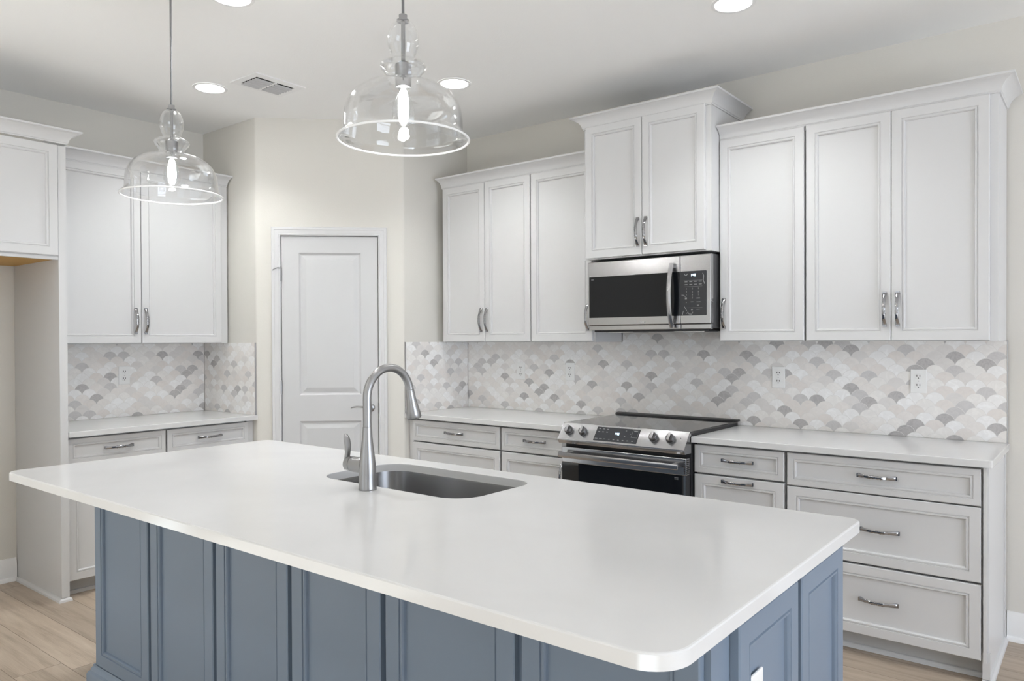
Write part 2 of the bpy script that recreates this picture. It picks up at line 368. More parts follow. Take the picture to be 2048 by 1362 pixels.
# pantry door in its casing
def pantry_door():
    du0, du1, z1 = .166, .796, 2.099
    d = bpy.data.objects.new('door_1', None); COL.objects.link(d); d.location = A + D*.48; d['kind'] = 'structure'; d['label'] = 'white two-panel pantry door in the diagonal wall'
    b = MB(DIAG)
    t0, t1 = -.040, -.004
    W_ = du1-du0
    # two raised panels set into the slab
    def ring(u0, u1, w0, w1, v): return [(u0, v, w0), (u1, v, w0), (u1, v, w1), (u0, v, w1)]
    pu0, pu1 = .278, .684
    pans = [(.20, .868), (1.042, 1.990)]
    b.box(du0, du1, t0, t1-.012, .008, z1)
    b.box(du0, pu0, t1-.012, t1, .008, z1); b.box(pu1, du1, t1-.012, t1, .008, z1)
    zs = [.008, pans[0][0], pans[0][1], pans[1][0], pans[1][1], z1]
    for i in (0, 2, 4): b.box(pu0, pu1, t1-.012, t1, zs[i], zs[i+1])
    for w0, w1 in pans:
        b.loft([ring(pu0, pu1, w0, w1, t1), ring(pu0+.010, pu1-.010, w0+.010, w1-.010, t1-.010), ring(pu0+.018, pu1-.018, w0+.018, w1-.018, t1-.0105),
                ring(pu0+.048, pu1-.048, w0+.048, w1-.048, t1-.002)], cap0=False)
    b.build('door_slab', M['door'], d)
    # lever and rose
    b = MB(DIAG); b.lathe([(.031, 0), (.031, .006), (.024, .012), (.012, .014)], (.742, t1, .955), 24, True, True, axis='v'); b.build('lever_rose', M['nickel'], d, smooth=40)
    b = MB(DIAG)
    b.tube([(.742, t1+.012, .955), (.742, t1+.045, .955)], [.011, .011], 12, ref=(1, 0, 0))
    b.tube([(.75, t1+.05, .953), (.72, t1+.05, .959), (.69, t1+.05, .964), (.66, t1+.05, .966), (.635, t1+.05, .962), (.62, t1+.05, .957)], [(.010, .009), (.009, .008), (.008, .006), (.007, .005), (.007, .0045), (.004, .003)], 10, ref=(0, 1, 0))
    b.build('lever', M['nickel'], d, smooth=50)
    for zc in (1.845, 1.095, .30):
        b = MB(DIAG); b.tube([(du0-.005, .004, zc-.046), (du0-.005, .004, zc+.046)], [.0075, .0075], 10, ref=(1, 0, 0))
        b.tube([(du0-.005, .004, zc+.046), (du0-.005, .004, zc+.056)], [.005, .003], 8, ref=(1, 0, 0))
        h = b.build('hinge', M['nickel'], d, smooth=50)
        if zc > 1.5:
            b = MB(DIAG); b.tube([(du0-.005, .006, zc+.040), (du0-.02, .02, zc+.044), (du0-.045, .026, zc+.034), (du0-.052, .026, zc+.026)], [.004, .0035, .003, .004], 8)
            b.build('hinge_stop', M['nickel'], h, smooth=50)
    b = MB(DIAG); b.box(du1+.001, du1+.005, -.012, -.001, .915, .985); b.build('strike_plate', M['darkgrey'], d)
    # casing, swept with mitres
    c = MB(DIAG)
    cu0, cu1, cz = .160, .802, 2.104
    prof = [(0, 0), (0, .010), (.006, .014), (.012, .012), (.016, .014), (.034, .017), (.038, .020), (.052, .020), (.056, .015), (.056, 0)]
    rings = []
    for (u, w, mu, mw) in ((cu0, 0, -1, 0), (cu0, cz, -1, 1), (cu1, cz, 1, 1), (cu1, 0, 1, 0)):
        rings.append([(u+mu*p, v, w+mw*p) for p, v in prof])
    c.loft(rings)
    c.box(.152, .162, -.10, 0, 0, 2.102); c.box(.800, .808, -.10, 0, 0, 2.102); c.box(.152, .808, -.10, 0, 2.103, 2.112)
    struct(c.build('trim_1', M['trim'], smooth=20))
pantry_door()

# ------------------------------------------------------------------ cabinet pieces
def panel(parent, f, u0, u1, w0, w1, v0, name, m, t=.02, stile=.042):
    def ring(d, v): return [(u0+d, v, w0+d), (u1-d, v, w0+d), (u1-d, v, w1-d), (u0+d, v, w1-d)]
    s = stile
    b = MB(f)
    b.loft([ring(0, v0), ring(0, v0+t-.003), ring(.003, v0+t), ring(s, v0+t), ring(s+.0015, v0+t-.004), ring(s+.0045, v0+t-.004), ring(s+.0065, v0+t-.0008),
            ring(s+.0115, v0+t-.001), ring(s+.0145, v0+t-.005), ring(s+.0160, v0+t-.0120)])
    return b.build(name, m, parent)
def pull(parent, f, uc, wc, v0, vertical):
    L_ = .148; pts, rad = [], []
    n = 40
    for i in range(n+1):
        q = -1 + 2*i/n; s_ = q*L_/2
        v = v0 + .003 + .027*(1-abs(q)**2.6)
        pts.append((uc, v, wc+s_) if vertical else (uc+s_, v, wc))
        a = .0066 + .0028*max(0, (abs(q)-.62)/.38)**1.2
        for c in (.13, .30): a += .0016*max(0, 1-abs(abs(q)-c)/.05)
        rad.append((a, .0042 + .002*max(0, (abs(q)-.8)/.2)))
    b = MB(f); b.tube(pts, rad, ref=(1, 0, 0) if vertical else (0, 0, 1), sq=True)
    for e in (-1, 1):
        if vertical: b.box(uc-.008, uc+.008, v0, v0+.009, wc+e*L_/2-.007, wc+e*L_/2+.007)
        else: b.box(uc+e*L_/2-.007, uc+e*L_/2+.007, v0, v0+.009, wc-.008, wc+.008)
    return b.build('handle', M['chrome'], parent, smooth=35)
CROWN = [(0, 0), (.006, 0), (.007, .006), (.010, .009), (.012, .018), (.018, .032), (.029, .045), (.044, .055), (.056, .059), (.062, .060), (.062, .070), (0, .070)]
def crown(f, path, w0, name='crown_molding', parent=None, loc=None):
    # path: [(u, v, mu, mv)] corner points with their outward mitre direction
    b = MB(f); b.loft([[(u+mu*p, v+mv*p, w0+h) for p, h in CROWN] for u, v, mu, mv in path])
    return b.build(name, M['cab'], parent, smooth=25, loc=loc)
VB = .012            # cabinets stand this far off the plaster, level with the tile
def upper(name_label, f, u0, u1, w0, w1, depth, doors, base, stiles=()):
    # doors: [(u0, u1, handle_u)]
    t = thing('wall_cabinet', name_label, 'cabinet', f((u0+u1)/2, VB, w0))
    b = MB(f); b.box(u0, u1, VB, depth-.014, w0, w1); b.box(u0, u1, depth-.014, depth, w0, w0+.003); b.box(u0, u1, depth-.014, depth, w1-.02, w1)
    for q in stiles: b.box(q[0], q[1], depth-.014, depth, w0+.003, w1-.02)
    b.build('carcass', M['cab'], t)
    for a, c, hu in doors:
        d = panel(t, f, a, c, w0+.004, w1-.002, depth+.0005, 'door', M['cab'])
        pull(d, f, hu, (w0+.004)+.145, depth+.0205, True)
    return t
DU = .325
upper('white wall cabinet with paired doors beside the pantry corner, left of the single door', BACK, -3.296, -2.5165, ZU, ZUT, DU, [(-3.280, -2.9005, -2.926), (-2.8965, -2.519, -2.875)], 0, [(-3.296, -3.27)])
upper('narrow single-door white wall cabinet immediately left of the microwave', BACK, -2.5155, -2.046, ZU, ZUT, DU, [(-2.512, -2.056, -2.085)], 0, [(-2.066, -2.046)])
upper('single-door white wall cabinet immediately right of the microwave, handle on its left edge', BACK, -1.261, -.8155, ZU, ZUT, DU, [(-1.256, -.820, -1.232)], 0, [(-1.261, -1.246)])
upper('white double-door wall cabinet at the open end of the range wall', BACK, -.8145, -.006, ZU, ZUT, DU, [(-.810, -.4275, -.452), (-.4245, -.038, -.397)], 0, [(-.048, -.006)])
t = crown(BACK, [(-3.297, DU, -.2, 1), (-2.046, DU, 0, 1)], ZUT, loc=BACK(-2.7, DU, ZUT))
tag(t, 'white crown molding on the cabinets between pantry corner and microwave', 'molding')
t = crown(BACK, [(-1.258, DU, 0, 1), (-.006, DU, 1, 1), (-.006, VB, 1, 0)], ZUT, loc=BACK(-.6, DU, ZUT))
tag(t, 'white crown molding on the cabinets right of the microwave, with mitred end', 'molding')
# deeper, taller cabinet above the microwave
DM = .437
mwc = thing('wall_cabinet', 'tall deep white cabinet above the microwave, raised over its neighbours', 'cabinet', BACK(-1.65, VB, 1.868))
b = MB(BACK); b.box(-2.045, -1.262, VB, DM, 1.868, 2.640); b.build('carcass', M['cab'], mwc)
for a, c, hu in ((-2.028, -1.662, -1.684), (-1.659, -1.292, -1.634)):
    d = panel(mwc, BACK, a, c, 1.874, 2.636, DM+.0005, 'door', M['cab']); pull(d, BACK, hu, 2.000, DM+.0205, True)
crown(BACK, [(-2.045, VB, -1, 0), (-2.045, DM+.002, -1, 1), (-1.262, DM+.002, 1, 1), (-1.262, VB, 1, 0)], 2.628, parent=mwc)
# left wall cabinet over the small counter
lw = thing('wall_cabinet', 'white double-door wall cabinet between refrigerator recess and pantry', 'cabinet', LEFT(-1.9, VB, ZU))
b = MB(LEFT); b.box(-2.466, -1.330, VB, DU, ZU, ZUT); b.build('carcass', M['cab'], lw)
for a, c, hu in ((-2.462, -1.926, -1.962), (-1.922, -1.384, -1.900)):
    d = panel(lw, LEFT, a, c, ZU+.004, ZUT-.002, DU+.0005, 'door', M['cab']); pull(d, LEFT, hu, 1.532, DU+.0205, True)
crown(LEFT, [(-2.466, DU, 0, 1), (-1.332, DU, .2, 1)], ZUT, parent=lw)
# refrigerator surround: tall end panels and the bridging cabinet
fr = thing('tall_panel', 'tall white refrigerator end panel standing beside the small left counter', 'panel', LEFT(-2.49, .3, 0))
b = MB(LEFT); b.box(-2.508, -2.470, .002, .640, 0, ZUT); b.build('panel', M['cabside'], fr)
b = MB(LEFT); b.loft([[(-2.508, .034, 0), (-2.526, .034, 0), (-2.524, .034, .010), (-2.516, .034, .018), (-2.508, .034, .020)], [(-2.508, .640, 0), (-2.526, .658, 0), (-2.524, .656, .010), (-2.516, .648, .018), (-2.508, .640, .020)],
        [(-2.468, .640, 0), (-2.458, .658, 0), (-2.460, .656, .010), (-2.464, .648, .018), (-2.468, .640, .020)]]); b.build('shoe_molding', M['cab'], fr)
b = MB(LEFT); b.box(-2.509, -2.4695, .6405, .646, .021, ZUT); b.build('front_edge', M['cab'], fr)
fc = thing('wall_cabinet', 'deep white cabinet above the empty refrigerator recess', 'cabinet', LEFT(-2.98, VB, 1.85))
b = MB(LEFT); b.box(-3.42, -2.510, VB, .640, 1.862, ZUT); b.build('carcass', M['cab'], fc)
b = MB(LEFT); b.box(-3.42, -2.510, VB, .618, 1.850, 1.8615); b.build('underside', M['raw'], fc)['label'] = 'unpainted orange-brown plywood underside'
b = MB(LEFT); b.box(-3.42, -2.510, .620, .642, 1.845, 1.8615); b.build('bottom_rail', M['cab'], fc)
for a, c in ((-3.415, -2.968), (-2.964, -2.515)): panel(fc, LEFT, a, c, 1.866, ZUT-.002, .6405, 'door', M['cab'])
crown(LEFT, [(-3.44, .648, -1, 1), (-2.470, .648, 1, 1), (-2.470, .330, 1, 0)], ZUT+.010, parent=fc)
tp = tag(MB(LEFT).box(-3.46, -3.422, .002, .640, 0, ZUT).build('tall_panel', M['cabside'], loc=LEFT(-3.44, .3, 0)), 'tall white panel closing the far outer side of the refrigerator recess', 'panel')

# base cabinets
DB = .600
def base(label, f, u0, u1, fronts, ends=(), toe=.09):
    t = thing('base_cabinet', label, 'cabinet', f((u0+u1)/2, VB, 0))
    b = MB(f); b.box(u0, u1, VB, DB-.025, toe+.003, .883)
    for q in ends: b.box(q[0], q[1], DB-.025, DB, toe+.003, .883)
    b.build('carcass', M['cab'], t)
    b = MB(f); b.box(u0, u1, VB, DB-.07, 0, toe+.0025); b.build('toe_kick', M['toe'], t)
    for kind, a, c, w0, w1, h in fronts:
        p = panel(t, f, a, c, w0, w1, DB+.0005, kind, M['cab'], stile=.026 if w1-w0 < .2 else .040)
        if h == 'mid': pull(p, f, (a+c)/2, (w0+w1)/2 + (.004 if w1-w0 < .2 else .004), DB+.0205, False)
        elif h == 'top': pull(p, f, (a+c)/2, w1-.022, DB+.0205, False)
        elif h == 'right': pull(p, f, c-.030, w1-.11, DB+.0205, True)
        elif h == 'left': pull(p, f, a+.030, w1-.11, DB+.0205, True)
    return t
cA = base('white drawer base cabinet at the pantry end of the range wall', BACK, -3.354, -2.543, [('drawer', -3.305, -2.550, .733, .872, 'mid'), ('drawer', -3.305, -2.550, .415, .724, 'mid'), ('drawer', -3.305, -2.550, .094, .406, 'mid')], [(-3.354, -3.308)])
cB = base('narrow white base cabinet immediately left of the range', BACK, -2.542, -2.049, [('drawer', -2.536, -2.056, .733, .872, 'none'), ('door', -2.536, -2.056, .094, .724, 'right')])
pull([c for c in cB.children if c.name.startswith('drawer')][0], BACK, -2.282, .806, DB+.0205, False)
cC = base('narrow white pull-out base cabinet immediately right of the range', BACK, -1.281, -.8205, [('drawer', -1.277, -.827, .733, .872, 'mid'), ('door', -1.277, -.827, .094, .724, 'top')])
cD = base('wide three-drawer white base cabinet at the open end of the range wall', BACK, -.8195, -.030, [('drawer', -.813, -.038, .722, .872, 'mid'), ('drawer', -.813, -.038, .411, .716, 'none'), ('drawer', -.813, -.038, .096, .402, 'none')])
dr = [c for c in cD.children if c.name.startswith('drawer')]
pull(dr[1], BACK, -.415, .566, DB+.0205, False); pull(dr[2], BACK, -.419, .255, DB+.0205, False)
b = MB(BACK); b.box(-.0295, -.012, VB, DB, 0, .883); b.box(-.0115, -.006, VB, .045, 0, .883)
b.box(-.0295, -.018, DB+.0005, DB+.021, .09, .883); b.box(-.033, -.006, DB+.001, DB+.012, .022, .13)
b.build('end_panel', M['cab'], cD)
b = MB(BACK); b.loft([[(-2.0, DB-.068, 0), (-2.0, DB-.05, 0), (-2.0, DB-.052, .01), (-2.0, DB-.06, .018), (-2.0, DB-.068, .02)]] and [[(-.819, DB-.069, 0), (-.819, DB-.051, 0), (-.819, DB-.053, .01), (-.819, DB-.06, .018), (-.819, DB-.069, .02)], [(-.034, DB-.069, 0), (-.034, DB-.051, 0), (-.034, DB-.053, .01), (-.034, DB-.06, .018), (-.034, DB-.069, .02)]])
b.loft([[(-.012, .034, 0), (.006, .034, 0), (.004, .034, .01), (-.004, .034, .018), (-.012, .034, .02)], [(-.012, DB+.001, 0), (.006, DB+.018, 0), (.004, DB+.016, .01), (-.004, DB+.010, .018), (-.012, DB+.001, .02)], [(-.034, DB+.001, 0), (-.034, DB+.018, 0), (-.034, DB+.016, .01), (-.034, DB+.010, .018), (-.034, DB+.001, .02)]])
b.build('shoe_molding', M['cab'], cD)
cE = base('white base cabinet under the small left counter, two drawers over two doors', LEFT, -2.469, -1.316, [('drawer', -2.466, -1.918, .733, .872, 'mid'), ('drawer', -1.907, -1.362, .733, .872, 'mid'), ('door', -2.466, -1.918, .094, .724, 'right'), ('door', -1.907, -1.362, .094, .724, 'left')], [(-1.365, -1.316)])
b = MB(LEFT); b.box(-2.468, -1.318, DB-.0695, DB-.055, 0, .02); b.build('shoe_molding', M['cab'], cE)

# ------------------------------------------------------------------ counters on the walls
def slab(f, loop, w0, w1, bev=.003):
    b = MB(f)
    def ins(lp, d):
        n = len(lp); out = []
        for i in range(n):
            p, q, r = Vector(lp[i-1]), Vector(lp[i]), Vector(lp[(i+1) % n])
            e1, e2 = (q-p), (r-q)
            if e1.length < 1e-7 or e2.length < 1e-7: out.append(tuple(q)); continue
            e1.normalize(); e2.normalize(); n1, n2 = Vector((-e1.y, e1.x)), Vector((-e2.y, e2.x))
            mm = n1+n2; mm = mm/max(mm.length_squared, .3)*2
            out.append(tuple(q+mm*d))
        return out
    i1 = ins(loop, bev)
    b.loft([[(u, v, w0) for u, v in loop], [(u, v, w1-bev) for u, v in loop], [(u, v, w1-bev*.3) for u, v in ins(loop, bev*.3)], [(u, v, w1) for u, v in i1]])
    return b
def ccw(lp): return lp
rr = [(-3.354, .0125), (-2.049, .0125), (-2.049, .648), (-3.354, .648)]
tag(slab(BACK, rr, .8845, ZT).build('countertop', M['quartz'], loc=BACK(-2.7, .3, .884)), 'white quartz counter between the pantry corner and the range', 'countertop')
rr = [(-1.281, .0125), (.006, .0125)] + [(.006-.012+.012*math.cos(a), .648-.012+.012*math.sin(a)) for a in (0, .52, 1.05, 1.57)] + [(-1.281, .648)]
tag(slab(BACK, rr, .8845, ZT).build('countertop', M['quartz'], loc=BACK(-.6, .3, .884)), 'white quartz counter right of the range, ending at the open wall', 'countertop')
rr = [(-2.4665, .0125), (-1.3145, .0125), (-1.3145, .655), (-2.4665, .655)]
tag(slab(LEFT, rr, .8845, ZT).build('countertop', M['quartz'], loc=LEFT(-1.9, .3, .884)), 'small white quartz counter beside the refrigerator recess', 'countertop')

# ------------------------------------------------------------------ tile backsplashes
def splash(f, boxes, label, shift, edge=None):
    f.shift = shift
    b = MB(f)
    for q in boxes: b.box(*q)
    o = b.build('backsplash', M['tile'], loc=f(boxes[0][0], 0, ZT), uv=f); tag(o, label, 'backsplash', )
    if edge:
        b = MB(f); b.box(*edge); b.build('edge_trim', M['grout'], o)
    return o
z0, z1 = ZT+.0005, ZU+.003
splash(BACK, [(-3.345, -.0045, 0.0005, .011, z0, z1-.004), (-2.040, -1.266, .0005, .011, z1-.004, 1.456)], 'long fish-scale marble tile backsplash behind the range', 0, (-.004, -.001, .0005, .012, z0, z1))
STUBR = Fr((XS2, -L2, 0), (0, 1, 0), (1, 0, 0)); STUBL = Fr((XL, YS, 0), (1, 0, 0), (0, -1, 0)); LEFT2 = Fr((XL, 0, 0), (0, 1, 0), (1, 0, 0))
splash(STUBR, [(.004, L2-.012, .0005, .009, z0, z1)], 'short tile return on the wall stub right of the pantry door', .37, (.001, .0035, .0005, .0105, z0, z1))
splash(LEFT2, [(-2.4695, -1.3245, .0005, .011, z0, z1-.004)], 'fish-scale tile backsplash above the small left counter', .13)
splash(STUBL, [(.012, L1-.004, .0005, .009, z0, z1)], 'short tile return on the wall stub left of the pantry door', .51, (L1-.0035, L1-.001, .0005, .0105, z0, z1))

# ------------------------------------------------------------------ outlets
def outlet(label, f, u, w, v0=.0115):
    t = thing('wall_outlet', label, 'outlet', f(u, v0, w))
    b = MB(f); b.box(u-.036, u+.036, v0, v0+.006, w-.059, w+.059, .003); pl = b.build('cover_plate', M['plate'], t)
    b = MB(f); b.lathe([(.003, 0), (.003, .0012)], (u, v0+.006, w), 10, False, True, axis='v'); b.build('screw', M['grout'], pl)
    for e in (-1, 1):
        wc = w+e*.0225
        b = MB(f)
        lp = [(max(-.0135, min(.0135, .017*math.cos(a))), .0145*math.sin(a)) for a in [2*math.pi*i/24 for i in range(24)]]
        b.loft([[(u+x, v0+.006, wc+y) for x, y in lp], [(u+x*.96, v0+.0085, wc+y*.96) for x, y in lp]]); r_ = b.build('receptacle', M['plate'], t)
        b = MB(f)
        b.box(u-.0080, u-.0048, v0+.0084, v0+.0090, wc-.001, wc+.0090); b.box(u+.0048, u+.0080, v0+.0084, v0+.0090, wc-.001, wc+.0080)
        b.lathe([(.0028, .0084), (.0028, .0090)], (u, v0, wc-.0075), 10, False, True, axis='v')
        b.build('slots', M['slot'], r_)
    return t
outlet('white outlet on the tile, the one nearest the range-wall pantry corner', BACK, -2.850, 1.187)
outlet('white outlet on the tile left of the range, below the single-door cabinet', BACK, -2.438, 1.192)
outlet('white outlet on the tile just right of the range', BACK, -1.059, 1.192)
outlet('white outlet on the tile near the open end of the right counter', BACK, -.370, 1.192)
outlet('white outlet on the tile above the small left counter', LEFT, -1.884, 1.184)

# ------------------------------------------------------------------ island
ICX0, ICX1, ICY0, ICY1 = -2.802, -.220, -2.840, -2.016
ib = thing('island_cabinet', 'blue-grey paneled kitchen island base', 'island', (-1.5, -2.43, 0))
b = MB(); zt = .883
b.box(ICX0, ICX1, ICY0, ICY0+.02, 0, zt); b.box(ICX0, ICX1, ICY1-.02, ICY1, 0, zt)
b.box(ICX0, ICX0+.02, ICY0+.02, ICY1-.02, 0, zt); b.box(ICX1-.02, ICX1, ICY0+.02, ICY1-.02, 0, zt)
b.build('carcass', M['blue'], ib)
IF = Fr((0, ICY0, 0), (1, 0, 0), (0, -1, 0)); IS = Fr((ICX1, 0, 0), (0, 1, 0), (1, 0, 0)); IL = Fr((ICX0, 0, 0), (0, -1, 0), (-1, 0, 0)); IB = Fr((0, ICY1, 0), (-1, 0, 0), (0, 1, 0))
gaps = [-2.359, -1.9205, -1.5128, -1.1098, -.6662]
us = [ICX0] + [q for g_ in gaps for q in (g_-.010, g_+.010)] + [-.2335]
for i in range(6): panel(ib, IF, us[2*i], us[2*i+1], .115, .878, .0005, 'front_panel', M['blue'], stile=.050)
panel(ib, IS, -2.751, -2.394, .115, .842, .0005, 'side_panel', M['blue'], stile=.050)
panel(ib, IS, -2.368, -2.018, .115, .842, .0005, 'side_panel', M['blue'], stile=.050)
b = MB(IS); b.box(-2.751, -2.018, .0005, .016, .8425, .883); b.build('top_rail', M['blue'], ib)
for a in (1.165, .80): pass
BMP = [(0, 0), (.040, 0), (.040, .075), (.036, .084), (.029, .090), (.027, .098), (.0215, .106), (.0205, .1135), (0, .1135)]
b = MB(); b.loft([[(x+mx*p, y+my*p, h) for p, h in BMP] for x, y, mx, my in ((ICX0, ICY1, -1, 0), (ICX0, ICY0, -1, -1), (ICX1, ICY0, 1, -1), (ICX1, ICY1, 1, 0))])
b.build('base_molding', M['blue'], ib, smooth=25)
outlet('white outlet on the end panel of the blue island', IS, -2.651, .657, .0118)
# island top with the sink cut-out
def island_top():
    out = rrect(-2.9153, -.1568, -3.1343, -1.9905, [.035, .045, .055, .075], 10)
    hole = rrect(-1.893, -1.179, -2.478, -2.092, [.085, .10, .10, .10], 10)
    n = len(out); b = MB(); bm = b.bm
    def sc(lp, d):
        c = [(max(-2.9, min(-.17, 0)), 0)]
        res = []
        m_ = len(lp)
        for i in range(m_):
            p, q, r = Vector(lp[i-1]), Vector(lp[i]), Vector(lp[(i+1) % m_]); e = (r-p).normalized(); res.append((q.x - e.y*d, q.y + e.x*d))
        return res
    e = .004
    o0 = [bm.verts.new((x, y, .8845)) for x, y in out]; o1 = [bm.verts.new((x, y, ZT-e)) for x, y in out]
    o2 = [bm.verts.new((x, y, ZT-e*.3)) for x, y in sc(out, e*.35)]; o3 = [bm.verts.new((x, y, ZT)) for x, y in sc(out, e)]
    h0 = [bm.verts.new((x, y, .8845)) for x, y in hole]; h1 = [bm.verts.new((x, y, ZT-.002)) for x, y in hole]; h2 = [bm.verts.new((x, y, ZT)) for x, y in sc(hole, -.002)]
    for a, c in ((o0, o1), (o1, o2), (o2, o3), (o3, h2), (h2, h1), (h1, h0), (h0, o0)):
        for i in range(n):
            j = (i+1) % n; bm.faces.new((a[i], a[j], c[j], c[i]))
    o = b.build('countertop', M['quartz'], loc=(-1.5, -2.56, .884), smooth=12)
    tag(o, 'large white quartz island countertop with rounded corners and sink cutout', 'countertop')
    # undermount bowl
    s = thing('sink', 'stainless undermount sink set into the island top', 'sink', (-1.536, -2.285, .70))
    def lp(d, r): return rrect(-1.893-d, -1.179+d, -2.478-d, -2.092+d, [r]*4, 10)
    b = MB()
    rings = [(lp(.024, .11), .881), (lp(.024, .11), .884), (lp(.004, .095), .884), (lp(.003, .093), .878), (lp(-.008, .09), .72), (lp(-.016, .085), .700), (lp(-.035, .07), .690), (lp(-.12, .05), .685)]
    b.loft([[(x, y, z) for x, y in l] for l, z in rings], cap0=False)
    b.build('bowl', M['sinksteel'], s, smooth=50)
    b = MB(); b.lathe([(.045, .6855), (.045, .688), (.036, .688), (.030, .686)], (-1.536, -2.285, 0), 24, True, True); b.build('drain', M['chrome'], s, smooth=40)
island_top()
# faucet
def faucet():
    fx, fy = -1.545, -2.532
    t = thing('faucet', 'brushed nickel gooseneck pull-down faucet behind the island sink', 'faucet', (fx, fy, ZT))
    b = MB(); b.lathe([(.0295, 0), (.0300, .002), (.0295, .006), (.0285, .05), (.0270, .085), (.0235, .115), (.0195, .145), (.0165, .175), (.0148, .206)], (fx, fy, ZT), 32, True, True); b.build('body', M['nickel'], t, smooth=50)
    R_, cy_, cz_ = .0975, fy+.0975, 1.214
    pts = [(fx, fy, 1.1205), (fx, fy, 1.17)] + [(fx, cy_-R_*math.cos(a), cz_+R_*math.sin(a)) for a in [math.radians(q) for q in range(0, 171, 6)]]
    b = MB(); b.tube(pts, [.0140]*len(pts), 20, ref=(1, 0, 0)); b.build('spout', M['nickel'], t, smooth=60)
    e = Vector(pts[-1]); d = (Vector((fx, -2.318, 1.130))-e).normalized()
    b = MB(); q = [e+d*k for k in (.001, .004, .03, .06, .085, .100, .104)]
    b.tube([tuple(p) for p in q], [.0138, .0148, .0165, .0205, .0250, .0262, .0245], 24, ref=(1, 0, 0)); h = b.build('spray_head', M['nickel'], t, smooth=50)
    b = MB(); b.tube([tuple(e+d*.1042), tuple(e+d*.106)], [.019, .017], 20, ref=(1, 0, 0)); b.build('nozzle', M['black'], h)
    # lever on the side
    b = MB(); b.tube([(fx-.012, fy, .991), (fx-.072, fy, .991)], [.0255, .0255], 24, ref=(0, 1, 0)); b.tube([(fx-.0735, fy, .991), (fx-.098, fy, .991), (fx-.104, fy, .991)], [.0255, .0235, .014], 24, ref=(0, 1, 0)); hb = b.build('handle_hub', M['nickel'], t, smooth=40)
    b = MB(); b.tube([(fx-.103, fy, .970), (fx-.105, fy, .985), (fx-.104, fy, 1.005), (fx-.099, fy, 1.03), (fx-.099, fy, 1.052), (fx-.104, fy, 1.072), (fx-.110, fy, 1.086), (fx-.113, fy, 1.090)],
                     [(.012, .008), (.015, .008), (.011, .0075), (.0105, .008), (.0125, .009), (.0125, .008), (.008, .005), (.003, .002)], 14, ref=(0, 1, 0)); b.build('lever', M['nickel'], hb, smooth=60)
faucet()

# ------------------------------------------------------------------ microwave
SEG = {'0': 'abcdef', '1': 'bc', '2': 'abged', '3': 'abgcd', '4': 'fgbc', '5': 'afgcd', '6': 'afgedc', '7': 'abc', '8': 'abcdefg', '9': 'abcdfg'}
def digits(b, txt, u, v, w, h):
    # seven-segment figures drawn as thin boxes; returns the end u
    wd, th = h*.5, h*.14
    for ch in txt:
        if ch == ':':
            for q in (.28, .66): b.box(u, u+th, v, v+.0005, w+h*q, w+h*q+th)
            u += th*2.4; continue
        for s_ in SEG[ch]:
            q = dict(a=(0, wd, h-th, h), g=(0, wd, h/2-th/2, h/2+th/2), d=(0, wd, 0, th), f=(0, th, h/2, h), b=(wd-th, wd, h/2, h), e=(0, th, 0, h/2), c=(wd-th, wd, 0, h/2))[s_]
            b.box(u+q[0], u+q[1], v, v+.0005, w+q[2], w+q[3])
        u += wd*1.42
    return u
